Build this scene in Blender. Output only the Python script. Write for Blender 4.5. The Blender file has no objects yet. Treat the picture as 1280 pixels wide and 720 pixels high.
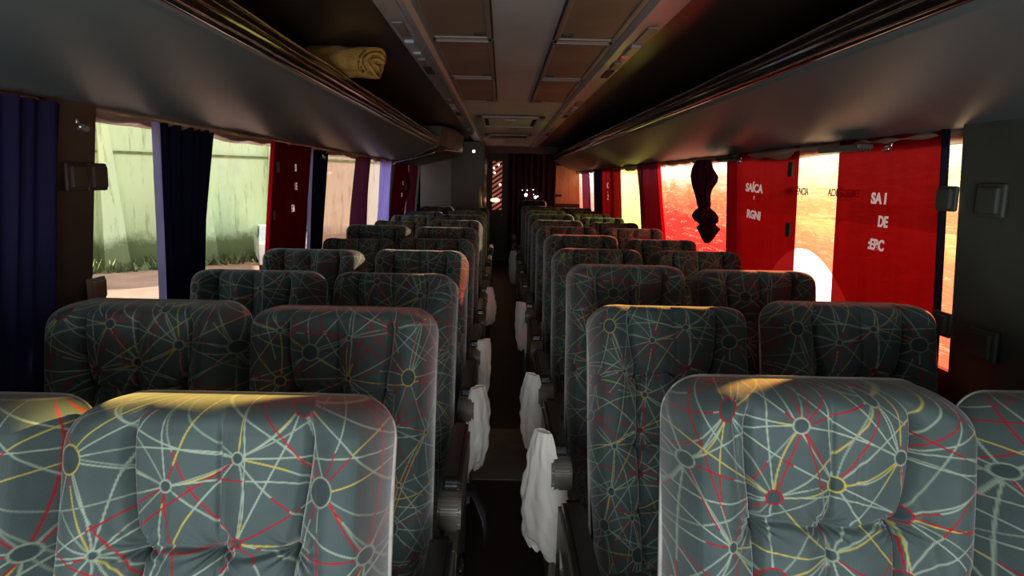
import bpy, bmesh, math, random
import numpy as np
from mathutils import Matrix, Vector, noise
R = math.radians
random.seed(7)
C = bpy.context.scene.collection
sc = bpy.context.scene
EYE = 1.46

# ------------------------------------------------------------------ materials
def new_mat(name):
    m = bpy.data.materials.new(name); m.use_nodes = True
    nt = m.node_tree
    return m, nt, nt.nodes['Principled BSDF']

def noise_tex(nt, scale, detail=4, rough=.55, stretch=None, dist=0):
    tc = nt.nodes.new('ShaderNodeTexCoord'); mp = nt.nodes.new('ShaderNodeMapping')
    n = nt.nodes.new('ShaderNodeTexNoise')
    nt.links.new(tc.outputs['Object'], mp.inputs[0]); nt.links.new(mp.outputs[0], n.inputs[0])
    if stretch: mp.inputs['Scale'].default_value = stretch
    n.inputs['Scale'].default_value = scale; n.inputs['Detail'].default_value = detail
    n.inputs['Roughness'].default_value = rough; n.inputs['Distortion'].default_value = dist
    return n

def ramp(nt, src, stops):
    r = nt.nodes.new('ShaderNodeValToRGB'); el = r.color_ramp.elements
    while len(el) < len(stops): el.new(.5)
    for e, (p, c) in zip(el, stops):
        e.position = p; e.color = (*c, 1) if len(c) == 3 else c
    nt.links.new(src, r.inputs[0]); return r

def plastic(name, c, rough=.45, var=.25, scale=6, bump=0, metal=0, stretch=None, spec=.5, bscale=None):
    m, nt, b = new_mat(name)
    n = noise_tex(nt, scale, stretch=stretch)
    lo = tuple(v*(1-var) for v in c); hi = tuple(min(1, v*(1+var)) for v in c)
    r = ramp(nt, n.outputs[0], [(.3, lo), (.7, hi)])
    nt.links.new(r.outputs[0], b.inputs['Base Color'])
    b.inputs['Roughness'].default_value = rough; b.inputs['Metallic'].default_value = metal
    b.inputs['Specular IOR Level'].default_value = spec
    if bump:
        n2 = noise_tex(nt, bscale or scale*8, stretch=stretch)
        bp = nt.nodes.new('ShaderNodeBump'); bp.inputs['Strength'].default_value = bump; bp.inputs['Distance'].default_value = .01
        nt.links.new(n2.outputs[0], bp.inputs['Height']); nt.links.new(bp.outputs[0], b.inputs['Normal'])
    return m

def fabric_pattern(name, gain=1.0, tint=(1, 1, 1)):
    m, nt, b = new_mat(name)
    a = nt.nodes.new('ShaderNodeAttribute'); a.attribute_name = 'weave'
    n = noise_tex(nt, 7, 3)
    r = ramp(nt, n.outputs[0], [(.3, (.75*gain*tint[0], .75*gain*tint[1], .75*gain*tint[2])), (.7, (1.1*gain*tint[0], 1.1*gain*tint[1], 1.1*gain*tint[2]))])
    mx = nt.nodes.new('ShaderNodeMix'); mx.data_type = 'RGBA'; mx.blend_type = 'MULTIPLY'; mx.inputs[0].default_value = 1
    nt.links.new(a.outputs['Color'], mx.inputs[6]); nt.links.new(r.outputs[0], mx.inputs[7])
    nt.links.new(mx.outputs[2], b.inputs['Base Color'])
    b.inputs['Roughness'].default_value = .85; b.inputs['Specular IOR Level'].default_value = .2
    b.inputs['Sheen Weight'].default_value = .42; b.inputs['Sheen Roughness'].default_value = .35
    n2 = noise_tex(nt, 420, 2)
    bp = nt.nodes.new('ShaderNodeBump'); bp.inputs['Strength'].default_value = .25; bp.inputs['Distance'].default_value = .002
    nt.links.new(n2.outputs[0], bp.inputs['Height']); nt.links.new(bp.outputs[0], b.inputs['Normal'])
    return m

def cloth(name, c, trans, clear=0.0, clearcol=(1, 1, 1), stripe=0.12):
    """curtain cloth: diffuse + light passing through"""
    m, nt, b = new_mat(name)
    nt.nodes.remove(b)
    out = nt.nodes['Material Output']
    n = noise_tex(nt, 18, 3, stretch=(1, 1, .12))
    r = ramp(nt, n.outputs[0], [(.3, tuple(v*(1-stripe) for v in c)), (.7, tuple(v*(1+stripe) for v in c))])
    r2 = ramp(nt, n.outputs[0], [(.3, tuple(v*(1-stripe) for v in trans)), (.7, tuple(min(1, v*(1+stripe)) for v in trans))])
    d = nt.nodes.new('ShaderNodeBsdfDiffuse'); t = nt.nodes.new('ShaderNodeBsdfTranslucent')
    nt.links.new(r.outputs[0], d.inputs[0]); nt.links.new(r2.outputs[0], t.inputs[0])
    ad = nt.nodes.new('ShaderNodeAddShader')
    nt.links.new(d.outputs[0], ad.inputs[0]); nt.links.new(t.outputs[0], ad.inputs[1])
    last = ad.outputs[0]
    if clear:
        tr = nt.nodes.new('ShaderNodeBsdfTransparent'); tr.inputs[0].default_value = (*clearcol, 1)
        mx = nt.nodes.new('ShaderNodeMixShader'); mx.inputs[0].default_value = clear
        nt.links.new(last, mx.inputs[1]); nt.links.new(tr.outputs[0], mx.inputs[2]); last = mx.outputs[0]
    nt.links.new(last, out.inputs[0])
    return m

def glass(name, tint=(.95, .97, .95), gl=.06):
    m, nt, b = new_mat(name); nt.nodes.remove(b)
    out = nt.nodes['Material Output']
    n = noise_tex(nt, 3, 4)
    r = ramp(nt, n.outputs[0], [(.2, tuple(v*.93 for v in tint)), (.8, tint)])
    t = nt.nodes.new('ShaderNodeBsdfTransparent'); nt.links.new(r.outputs[0], t.inputs[0])
    g = nt.nodes.new('ShaderNodeBsdfGlossy'); g.inputs['Roughness'].default_value = .03
    mx = nt.nodes.new('ShaderNodeMixShader'); mx.inputs[0].default_value = gl
    nt.links.new(t.outputs[0], mx.inputs[1]); nt.links.new(g.outputs[0], mx.inputs[2]); nt.links.new(mx.outputs[0], out.inputs[0])
    return m

def film(name, stops, trans_share=.4, rays=1.0, clear_stops=None, swoosh=None):
    """scratched coloured wrap film on a pane: colour varies with height in the print"""
    m, nt, b = new_mat(name); nt.nodes.remove(b)
    out = nt.nodes['Material Output']
    tc = nt.nodes.new('ShaderNodeTexCoord'); sp = nt.nodes.new('ShaderNodeSeparateXYZ')
    nt.links.new(tc.outputs['Object'], sp.inputs[0])
    n = noise_tex(nt, 4, 5, .65, stretch=(1, .5, 2.2), dist=.6)
    def math_(op, a, bb):
        q = nt.nodes.new('ShaderNodeMath'); q.operation = op
        for i, v in enumerate((a, bb)):
            if isinstance(v, (int, float)): q.inputs[i].default_value = v
            else: nt.links.new(v, q.inputs[i])
        return q.outputs[0]
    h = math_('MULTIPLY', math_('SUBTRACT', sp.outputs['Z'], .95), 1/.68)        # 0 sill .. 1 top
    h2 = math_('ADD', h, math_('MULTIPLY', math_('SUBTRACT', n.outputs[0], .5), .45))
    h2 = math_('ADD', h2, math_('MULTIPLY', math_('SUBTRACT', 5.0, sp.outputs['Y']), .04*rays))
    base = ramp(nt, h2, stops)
    # fine scratches: stretched thin noise, two directions
    s1 = noise_tex(nt, 30, 6, .8, stretch=(1, .25, 2.4), dist=1.2)
    k1 = ramp(nt, s1.outputs[0], [(.50, (.42, .42, .42)), (.56, (1, 1, 1)), (.60, (1, 1, 1)), (.66, (.5, .5, .5))])
    mx = nt.nodes.new('ShaderNodeMix'); mx.data_type = 'RGBA'; mx.blend_type = 'MULTIPLY'; mx.inputs[0].default_value = .55
    nt.links.new(base.outputs[0], mx.inputs[6]); nt.links.new(k1.outputs[0], mx.inputs[7])
    wv = nt.nodes.new('ShaderNodeTexNoise'); wv.inputs['Scale'].default_value = 7; wv.inputs['Detail'].default_value = 3; wv.inputs['Distortion'].default_value = .3
    mp = nt.nodes.new('ShaderNodeMapping'); mp.inputs['Scale'].default_value = (1, .45, 5.5); mp.inputs['Rotation'].default_value = (-.45, 0, 0)
    nt.links.new(tc.outputs['Object'], mp.inputs[0]); nt.links.new(mp.outputs[0], wv.inputs[0])
    k2 = ramp(nt, wv.outputs[0], [(.575, (0, 0, 0)), (.59, (1, .8, .5)), (.605, (0, 0, 0))])
    mx2 = nt.nodes.new('ShaderNodeMix'); mx2.data_type = 'RGBA'; mx2.blend_type = 'ADD'; mx2.inputs[0].default_value = .35
    nt.links.new(mx.outputs[2], mx2.inputs[6]); nt.links.new(k2.outputs[0], mx2.inputs[7])
    t = nt.nodes.new('ShaderNodeBsdfTranslucent')
    dim = nt.nodes.new('ShaderNodeMix'); dim.data_type = 'RGBA'; dim.blend_type = 'MULTIPLY'; dim.inputs[0].default_value = 1; dim.inputs[7].default_value = (.5, .5, .5, 1)
    nt.links.new(mx2.outputs[2], dim.inputs[6]); nt.links.new(dim.outputs[2], t.inputs[0])
    tr = nt.nodes.new('ShaderNodeBsdfTransparent')
    if clear_stops:
        cs = ramp(nt, h2, clear_stops); nt.links.new(cs.outputs[0], tr.inputs[0])
    else: nt.links.new(mx.outputs[2], tr.inputs[0])
    if swoosh:      # white swoosh printed in the wrap: z < zc - k*(y-yc)^2
        yc, zc, kk = swoosh
        dy = math_('SUBTRACT', sp.outputs['Y'], yc); par = math_('SUBTRACT', zc, math_('MULTIPLY', math_('MULTIPLY', dy, dy), kk))
        mask = math_('LESS_THAN', sp.outputs['Z'], par)
        mw = nt.nodes.new('ShaderNodeMix'); mw.data_type = 'RGBA'; nt.links.new(mask, mw.inputs[0]); nt.links.new(dim.outputs[2], mw.inputs[6]); mw.inputs[7].default_value = (.7, .68, .63, 1)
        nt.links.new(mw.outputs[2], t.inputs[0])
    ms = nt.nodes.new('ShaderNodeMixShader'); ms.inputs[0].default_value = trans_share
    nt.links.new(t.outputs[0], ms.inputs[1]); nt.links.new(tr.outputs[0], ms.inputs[2])
    nt.links.new(ms.outputs[0], out.inputs[0])
    return m

M = {}
M['weave'] = fabric_pattern('seat weave')
M['dark_uph'] = plastic('dark upholstery', (.03, .035, .04), .8, .3, 20, .2)
M['seam'] = plastic('seam cord', (.42, .40, .36), .8, .2, 30)  # pale tone also imitates light rims along the seat edges
M['shell'] = plastic('seat shell', (.05, .05, .055), .5, .2)
M['black'] = plastic('black pad', (.015, .015, .016), .22, .3, 9)
M['arm'] = plastic('armrest plastic', (.17, .15, .12), .28, .2, 9)
M['arm_edge'] = plastic('armrest edge', (.12, .11, .10), .3, .2, 9)
M['steel'] = plastic('dull steel', (.3, .3, .3), .35, .2, 20, metal=1)
M['rack'] = plastic('rack panel', (.112, .142, .14), .42, .14, 1.6, .08, stretch=(1, .3, 1), bscale=3)
M['rack_in'] = plastic('rack inside', (.035, .028, .022), .6, .3, 3)
M['rail'] = plastic('glossy dark rail', (.010, .008, .008), .10, .3, 12, .15, stretch=(1, .12, 1), bscale=14)
M['chrome'] = plastic('worn chrome strip', (.50, .44, .42), .22, .35, 16, .6, metal=1, stretch=(1, .4, 1), bscale=22)
M['copper'] = plastic('brown glossy pelmet', (.30, .19, .13), .16, .4, 5, .5, stretch=(1, .35, 1), bscale=10)
M['ceil'] = plastic('ceiling panel', (.42, .44, .43), .5, .12, 2)
M['ceil_side'] = plastic('side ceiling laminate', (.05, .038, .03), .35, .35, 1.5, stretch=(1, .4, 1))
M['hatch'] = plastic('hatch brown', (.23, .16, .105), .5, .25, 3)
M['hatch_fr'] = plastic('hatch frame', (.22, .19, .16), .4, .2, 3)
M['line'] = plastic('black joint', (.006, .006, .006), .6, .2)
M['strip'] = plastic('service strip', (.32, .30, .28), .36, .15, 4)
M['pillar'] = plastic('pillar brown', (.030, .022, .017), .55, .3, 4)
M['pillar_g'] = plastic('pillar grey green', (.050, .056, .048), .55, .25, 4)
M['wall'] = plastic('lower wall lining', (.07, .075, .075), .7, .2, 5)
M['upper'] = plastic('upper wall lining', (.03, .028, .026), .7, .2, 5)
M['floor'] = plastic('aisle floor', (.013, .012, .011), .45, .4, 12, .1)
M['cabin'] = plastic('cabin laminate', (.15, .145, .135), .38, .15, 2)
M['cabin_d'] = plastic('cabin laminate dark', (.06, .052, .045), .4, .2, 2)
M['tan'] = plastic('tan panel', (.48, .22, .09), .45, .3, 5, stretch=(4, 1, .7))
M['header'] = plastic('rear header', (.07, .045, .035), .5, .3, 3)
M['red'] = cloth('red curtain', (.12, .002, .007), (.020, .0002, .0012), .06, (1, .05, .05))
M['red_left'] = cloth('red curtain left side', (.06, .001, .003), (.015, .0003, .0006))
M['red_bright'] = cloth('bright red edge', (.35, .004, .01), (.25, .003, .01))
M['navy'] = cloth('navy curtain', (.016, .014, .040), (.003, .003, .010))
M['navy_dk'] = cloth('dark navy curtain', (.006, .006, .014), (.001, .001, .004))
M['lav'] = cloth('lavender lining', (.20, .19, .30), (.14, .13, .26))
M['purple'] = cloth('purple curtain', (.045, .018, .045), (.06, .015, .045))
M['violet'] = cloth('violet blue curtain', (.12, .10, .42), (.35, .30, .95))
M['plum'] = cloth('plum curtain', (.035, .008, .018), (.030, .004, .010))
M['rear_cur'] = cloth('rear curtain', (.05, .018, .032), (.02, .006, .01))
M['tab'] = plastic('black tab', (.01, .01, .012), .5, .2)
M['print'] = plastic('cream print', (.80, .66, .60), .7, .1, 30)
_b = M['print'].node_tree.nodes['Principled BSDF']; _b.inputs['Emission Color'].default_value = (.8, .55, .5, 1); _b.inputs['Emission Strength'].default_value = .38  # added glow keeps the unlit lettering bright
M['inkl'] = plastic('black lettering', (.02, .02, .02), .6, .1)
M['bag'] = cloth('white plastic bag', (.80, .77, .72), (.35, .34, .32), .06, (1, 1, 1), .05)
M['blanket'] = plastic('yellow blanket', (.50, .29, .07), .95, .22, 22, .5, bscale=90)
M['belt'] = plastic('belt webbing', (.012, .012, .016), .45, .2, 40)
M['glass'] = glass('window glass')
M['glass_b'] = glass('brown tinted glass', (.90, .78, .68))
M['crystal'] = glass('clear plastic', (.85, .85, .85), .35)
M['lens'] = plastic('pale lens', (.45, .55, .62), .15, .1, 8)
M['redlens'] = plastic('red lens', (.8, .25, .2), .15, .1, 8)
M['white'] = plastic('white paint', (.75, .75, .72), .35, .08, 5)
M['tyre'] = plastic('tyre', (.02, .02, .02), .8, .2, 9)
M['carglass'] = plastic('car glass', (.03, .035, .04), .05, .1, 9)
cream, orange = (1.0, .88, .62), (.95, .30, .12)
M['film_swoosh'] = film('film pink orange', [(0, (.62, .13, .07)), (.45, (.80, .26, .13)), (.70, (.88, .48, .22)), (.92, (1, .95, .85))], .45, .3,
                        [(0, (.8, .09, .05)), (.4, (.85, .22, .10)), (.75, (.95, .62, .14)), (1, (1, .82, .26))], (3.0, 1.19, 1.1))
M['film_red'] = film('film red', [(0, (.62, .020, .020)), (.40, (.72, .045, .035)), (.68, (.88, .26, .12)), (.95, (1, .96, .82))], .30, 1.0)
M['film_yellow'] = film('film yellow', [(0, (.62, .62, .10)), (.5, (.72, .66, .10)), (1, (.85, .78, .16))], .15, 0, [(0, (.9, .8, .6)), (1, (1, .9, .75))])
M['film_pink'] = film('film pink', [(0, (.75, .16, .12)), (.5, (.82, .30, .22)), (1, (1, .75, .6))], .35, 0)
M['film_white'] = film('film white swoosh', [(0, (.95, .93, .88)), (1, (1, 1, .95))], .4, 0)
M['hole'] = None

def emis(name, c, s):
    m = bpy.data.materials.new(name); m.use_nodes = True; nt = m.node_tree
    nt.nodes.remove(nt.nodes['Principled BSDF']); e = nt.nodes.new('ShaderNodeEmission')
    e.inputs[0].default_value = (*c, 1); e.inputs[1].default_value = s
    nt.links.new(e.outputs[0], nt.nodes['Material Output'].inputs[0]); return m
M['lamp'] = emis('indicator lamp', (1, .92, .8), 5)  # also on glowing dots standing in for board sparkle and curtain holes
M['lampw'] = emis('warm lamp', (1, .55, .3), 4)

def stained_wall(name, base, dark, moss):
    m, nt, b = new_mat(name)
    n = noise_tex(nt, .7, 8, .7, stretch=(1, 1, .45)); r = ramp(nt, n.outputs[0], [(.30, dark), (.48, base), (.62, base), (.8, tuple(min(1, v*1.12) for v in base))])
    n3 = noise_tex(nt, 2.2, 8, .75, stretch=(3, 3, .3)); r3 = ramp(nt, n3.outputs[0], [(.36, (.45, .5, .42)), (.46, (1, 1, 1))])
    mx0 = nt.nodes.new('ShaderNodeMix'); mx0.data_type = 'RGBA'; mx0.blend_type = 'MULTIPLY'; mx0.inputs[0].default_value = .8
    nt.links.new(r.outputs[0], mx0.inputs[6]); nt.links.new(r3.outputs[0], mx0.inputs[7])
    tc = nt.nodes.new('ShaderNodeTexCoord'); sp = nt.nodes.new('ShaderNodeSeparateXYZ'); nt.links.new(tc.outputs['Object'], sp.inputs[0])
    n2 = noise_tex(nt, 1.6, 8, .75)
    ma = nt.nodes.new('ShaderNodeMath'); ma.operation = 'MULTIPLY_ADD'; ma.inputs[1].default_value = -3.2; nt.links.new(n2.outputs[0], ma.inputs[0]); nt.links.new(sp.outputs['Z'], ma.inputs[2])
    r2 = ramp(nt, ma.outputs[0], [(0, (1, 1, 1)), (.35, (0, 0, 0))])
    ma.inputs[1].default_value = -1.15
    mx = nt.nodes.new('ShaderNodeMix'); mx.data_type = 'RGBA'
    nt.links.new(r2.outputs[0], mx.inputs[0]); nt.links.new(mx0.outputs[2], mx.inputs[6]); mx.inputs[7].default_value = (*moss, 1)
    nt.links.new(mx.outputs[2], b.inputs['Base Color']); b.inputs['Roughness'].default_value = .9
    return m
M['greenwall'] = stained_wall('green stained wall', (.62, .72, .44), (.44, .55, .36), (.16, .20, .09))
M['brownwall'] = stained_wall('brown stained wall', (.60, .46, .34), (.42, .32, .24), (.30, .2, .15))
M['whitewall'] = stained_wall('white wall', (.80, .90, .98), (.70, .82, .92), (.7, .8, .85))
M['soil'] = plastic('red soil', (.50, .28, .21), .95, .25, 1.2)
M['moss'] = plastic('weeds', (.16, .20, .08), .9, .4, 5)

# ------------------------------------------------------------------ mesh helpers
def smooth(me, on=True):
    me.polygons.foreach_set('use_smooth', [on]*len(me.polygons)); me.update()

def obj(name, me, mat, parent=None, loc=None, rot=None):
    if isinstance(me, bmesh.types.BMesh):
        bm = me; me = bpy.data.meshes.new(name); bm.normal_update(); bm.to_mesh(me); bm.free()
    if mat and not me.materials: me.materials.append(mat)
    o = bpy.data.objects.new(name, me); C.objects.link(o)
    if parent: o.parent = parent
    if loc is not None: o.location = loc
    if rot is not None: o.rotation_euler = rot
    return o

def thing(name, label, cat, loc=(0, 0, 0), rot=(0, 0, 0), group=None):
    o = bpy.data.objects.new(name, None); C.objects.link(o); o.empty_display_size = .1
    o.location = loc; o.rotation_euler = rot; o['label'] = label; o['category'] = cat
    if group: o['group'] = group
    return o
def tag(o, label, cat, group=None, kind=None):
    o['label'] = label; o['category'] = cat
    if group: o['group'] = group
    if kind: o['kind'] = kind
    return o
def struct(name, me, mat):
    o = obj(name, me, mat); o['kind'] = 'structure'; return o

def box_bm(x0, x1, y0, y1, z0, z1, bev=0, seg=2, bm=None):
    b = bmesh.new()
    bmesh.ops.create_cube(b, size=1)
    for v in b.verts:
        v.co = Vector(((x0+x1)/2+v.co.x*(x1-x0), (y0+y1)/2+v.co.y*(y1-y0), (z0+z1)/2+v.co.z*(z1-z0)))
    if bev: bmesh.ops.bevel(b, geom=b.edges[:], offset=bev, segments=seg, affect='EDGES', profile=.6)
    if bm is None: return b
    me = bpy.data.meshes.new('t'); b.to_mesh(me); b.free(); bm.from_mesh(me); bpy.data.meshes.remove(me); return bm

def prism_y(pts, y0, y1, ny=1, wob=None, closed=True):
    """profile in x,z extruded along y; wob(y, i) -> (dx, dz)"""
    b = bmesh.new(); rings = []
    for k in range(ny+1):
        y = y0+(y1-y0)*k/ny
        ring = []
        for i, (x, z) in enumerate(pts):
            dx, dz = wob(y, i) if wob else (0, 0)
            ring.append(b.verts.new((x+dx, y, z+dz)))
        rings.append(ring)
    n = len(pts)
    for k in range(ny):
        for i in range(n if closed else n-1):
            j = (i+1) % n
            b.faces.new((rings[k][i], rings[k][j], rings[k+1][j], rings[k+1][i]))
    if closed:
        b.faces.new(rings[0][::-1]); b.faces.new(rings[-1])
    bmesh.ops.recalc_face_normals(b, faces=b.faces[:])
    return b

def tube_bm(path, r, n=8, bm=None, caps=True):
    b = bm or bmesh.new(); rings = []
    P = [Vector(p) for p in path]
    for k, p in enumerate(P):
        d = (P[min(k+1, len(P)-1)]-P[max(k-1, 0)]).normalized()
        up = Vector((0, 0, 1)) if abs(d.z) < .9 else Vector((0, 1, 0))
        a = d.cross(up).normalized(); c = d.cross(a).normalized()
        rr = r[k] if isinstance(r, (list, tuple)) else r
        rings.append([b.verts.new(p+a*rr*math.cos(2*math.pi*i/n)+c*rr*math.sin(2*math.pi*i/n)) for i in range(n)])
    for k in range(len(rings)-1):
        for i in range(n):
            j = (i+1) % n
            f = b.faces.new((rings[k][i], rings[k][j], rings[k+1][j], rings[k+1][i])); f.smooth = True
    if caps: b.faces.new(rings[0][::-1]); b.faces.new(rings[-1])
    return b

def ball_bm(loc, rx, ry, rz, bm=None, sub=2):
    b = bm or bmesh.new()
    r = bmesh.ops.create_icosphere(b, subdivisions=sub, radius=1)
    for v in r['verts']: v.co = Vector((loc[0]+v.co.x*rx, loc[1]+v.co.y*ry, loc[2]+v.co.z*rz))
    for f in b.faces: f.smooth = True
    return b

def plate_yz(x, outline, th):
    """flat plate in the y,z plane at x, thickness th toward +x"""
    b = bmesh.new()
    a = [b.verts.new((x, y, z)) for y, z in outline]; c = [b.verts.new((x+th, y, z)) for y, z in outline]
    n = len(a); b.faces.new(a); b.faces.new(c[::-1])
    for i in range(n): b.faces.new((a[i], c[i], c[(i+1) % n], a[(i+1) % n]))
    bmesh.ops.recalc_face_normals(b, faces=b.faces[:]); return b

def grid_mesh(name, V, nu, nv, col=None, wrap=False):
    """V: (nv,nu,3)"""
    me = bpy.data.meshes.new(name)
    idx = np.arange(nu*nv).reshape(nv, nu)
    if wrap: a = idx[:-1, :]; b_ = np.roll(idx, -1, 1)[:-1, :]; c = np.roll(idx, -1, 1)[1:, :]; d = idx[1:, :]
    else: a = idx[:-1, :-1]; b_ = idx[:-1, 1:]; c = idx[1:, 1:]; d = idx[1:, :-1]
    F = np.stack([a, b_, c, d], -1).reshape(-1, 4)
    nf = len(F)
    me.vertices.add(nu*nv); me.vertices.foreach_set('co', V.reshape(-1).astype(np.float32))
    me.loops.add(nf*4); me.loops.foreach_set('vertex_index', F.reshape(-1).astype(np.int32))
    me.polygons.add(nf); me.polygons.foreach_set('loop_start', np.arange(0, nf*4, 4, dtype=np.int32))
    me.polygons.foreach_set('use_smooth', np.ones(nf, dtype=bool))
    me.update(calc_edges=True); me.validate()
    if col is not None:
        at = me.color_attributes.new('weave', 'FLOAT_COLOR', 'POINT')
        q = np.ones((nu*nv, 4), np.float32); q[:, :3] = col.reshape(-1, 3); at.data.foreach_set('color', q.reshape(-1))
    return me

# ------------------------------------------------------------------ seat fabric print
BASE = np.array([.080, .112, .110]); MINT = np.array([.33, .42, .33]); REDC = np.array([.40, .008, .022]); YEL = np.array([.50, .42, .10]); DK = np.array([.056, .080, .080])
def weave(P, seed, lw=.0010):
    """P (N,2) metres on the cloth -> colours: hubs (rings) joined by broken coloured threads"""
    rng = np.random.RandomState(seed)
    x0, y0 = P.min(0)-.08; x1, y1 = P.max(0)+.08
    hubs = []
    for _ in range(4000):
        p = np.array([rng.uniform(x0, x1), rng.uniform(y0, y1)])
        if all(np.hypot(*(p-h[0])) > .088 for h in hubs): hubs.append((p, rng.choice([.006, .008, .011, .015, .019])))
    col = np.tile(BASE, (len(P), 1)); best = np.full(len(P), 0.0)
    H = np.array([h[0] for h in hubs]); done = set()
    for i, (p, r) in enumerate(hubs):
        d = np.hypot(*(H-p).T); order = np.argsort(d)[1:12]
        for j in order:
            if d[j] > .27 or (min(i, j), max(i, j)) in done: continue
            done.add((min(i, j), max(i, j)))
            q, r2 = hubs[j]; L = d[j]; u = (q-p)/L; nrm = np.array([-u[1], u[0]]); bow = rng.uniform(-.10, .10)*L
            rel = P-p; s = rel@u; w = rel@nrm
            tt = np.clip(s/L, 0, 1); w = w-bow*4*tt*(1-tt)
            on = (s > r) & (s < L-r2) & (np.abs(w) < lw*2.2)
            if not on.any(): continue
            kk = np.clip((lw*1.5-np.abs(w[on]))/(lw*.8), 0, 1)
            # broken colour along the thread
            n = rng.randint(2, 4); cuts = np.sort(rng.uniform(.1, .9, n-1)); cc = [(MINT, REDC, YEL, MINT*.75)[rng.choice(4, p=[.42, .25, .14, .19])] for _ in range(n)]
            seg = np.searchsorted(cuts, tt[on]); cs = np.array(cc)[seg]
            ids = np.where(on)[0]; k = kk[:, None]
            col[ids] = col[ids]*(1-k)+cs*k
    for p, r in hubs:
        d = np.hypot(*(P-p).T)
        ins = d < r; col[ins] = DK
        k = np.clip((lw*1.6-np.abs(d-r))/(lw*.8), 0, 1)[:, None]; c = (MINT*.9, MINT*.9, REDC, YEL)[rng.randint(4)]
        col = col*(1-k)+c*k
    return col

W_, H_ = .442, .765
def back_mesh(seed, nu=330, nv=520):
    s = np.linspace(-1, 1, nu); u1 = np.sign(s)*(1-(1-np.abs(s))**1.25)
    t1 = np.linspace(0, 1, nv); t1 = 1-(1-t1)**1.18
    U, T = np.meshgrid(u1, t1*H_); S, _ = np.meshgrid(s, t1)
    rng = np.random.RandomState(seed)
    r = .062
    q = np.clip((T-(H_-r))/r, 0, 1); shr = r*(1-np.sqrt(np.clip(1-q**2, 0, 1)))
    hw = W_/2 - shr*.95 - .012*np.clip(1-T/(H_*.5), 0, 1) + .003*np.sin(T*14+seed)
    X = U*hw
    D = .125*np.clip(1-np.abs(U)**7, 0, 1)**.42
    q2 = np.clip((T-(H_-.04))/.04, 0, 1); D = D*np.clip(1-q2**2.2, 0, 1)**.45
    q3 = np.clip((.05-T)/.05, 0, 1); D = D*(1-.5*q3**2)
    puff = np.zeros_like(D); edge = np.clip((1-np.abs(U))/.12, 0, 1)*np.clip((H_-T)/.05, 0, 1)
    # head wings
    wing = np.clip((np.abs(U)-.50)/.25, 0, 1); wing = wing*wing*(3-2*wing)
    up = np.clip((T-.40)/.12, 0, 1)*np.clip((H_-T)/.07, 0, 1)**.5
    D = D + .030*wing*up*np.clip((1-np.abs(U))/.10, 0, 1)**.6
    # tufts and seams
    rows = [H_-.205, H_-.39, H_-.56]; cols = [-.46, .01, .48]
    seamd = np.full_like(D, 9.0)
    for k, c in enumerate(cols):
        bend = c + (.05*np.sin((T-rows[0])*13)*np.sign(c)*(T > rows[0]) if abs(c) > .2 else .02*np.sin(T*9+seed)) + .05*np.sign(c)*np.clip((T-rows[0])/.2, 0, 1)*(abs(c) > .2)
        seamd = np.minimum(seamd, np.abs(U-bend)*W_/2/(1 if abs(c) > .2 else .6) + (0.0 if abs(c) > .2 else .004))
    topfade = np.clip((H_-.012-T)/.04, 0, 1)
    D = D - .022*np.exp(-(seamd/.006)**2)*topfade
    D = D + .018*(1-np.exp(-(seamd/.045)**2))*edge
    for rr in rows:
        hd = np.abs(T-rr-.006*np.sin(U*9+seed)); lim = np.clip((.62-np.abs(U))/.12, 0, 1)
        D = D - .012*np.exp(-(hd/.005)**2)*lim - .012*np.exp(-(hd/.03)**2)*lim
        for c in cols:
            dx = (U-c)*W_/2; dy = T-rr; rad = np.hypot(dx, dy); an = np.arctan2(dy, dx)
            D = D - .020*np.exp(-(rad/.012)**2)
            D = D + .0048*np.cos(an*11+seed+c*5+3*np.sin(an*2))*np.exp(-(rad/.034)**2)*np.clip(rad/.008, 0, 1)
    # loose vertical creases between the seams
    for k in range(9):
        cx = rng.uniform(-.75, .75); cy = rng.uniform(.15, H_-.06); ln = rng.uniform(.05, .11); an = rng.uniform(-.25, .25)
        dx = (U-cx)*W_/2 + (T-cy)*an; D = D - rng.uniform(.003, .006)*np.exp(-(dx/.0045)**2-((T-cy)/ln)**2)*edge
    Y = .045 - D
    V = np.stack([X, Y, T], -1)
    P = np.stack([S*(W_/2+.035), T], -1).reshape(-1, 2)
    cc = weave(P, seed).reshape(nv, nu, 3)
    cc = cc*(1-.6*np.exp(-(seamd/.0028)**2)*topfade)[..., None]          # occlusion-like shade painted along the stitched seams
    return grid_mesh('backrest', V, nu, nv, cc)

def cushion_mesh(seed, nu=150, nv=200):
    # s across, t: runs down the front, over the top to the back
    s = np.linspace(-1, 1, nu); t = np.linspace(0, 1, nv)
    S, T = np.meshgrid(s, t)
    arc = T*.62
    Y = np.where(arc < .13, -.47, -.47+np.clip(arc-.13, 0, .5)); Z = np.where(arc < .13, arc, .13)
    # rounded front edge
    a = np.clip((arc-.08)/.11, 0, 1)*math.pi/2
    inr = (arc > .08) & (arc < .19)
    Y = np.where(inr, -.42-.05*np.cos(a), Y); Z = np.where(inr, .08+.05*np.sin(a), Z)
    side = np.clip(1-np.abs(S)**8, 0, 1)**.4
    Z = Z*side*1.0 + .012*np.cos(S*1.4)*(arc > .15) - .008*np.exp(-((np.abs(S)-.5)/.03)**2)*(arc > .1)
    X = S*.226
    V = np.stack([X, Y, Z], -1); P = np.stack([S*.27, arc], -1).reshape(-1, 2)
    return grid_mesh('cushion', V, nu, nv, weave(P, seed+50).reshape(nv, nu, 3))

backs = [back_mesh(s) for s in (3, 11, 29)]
cush = [cushion_mesh(s) for s in (3, 11)]

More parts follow.
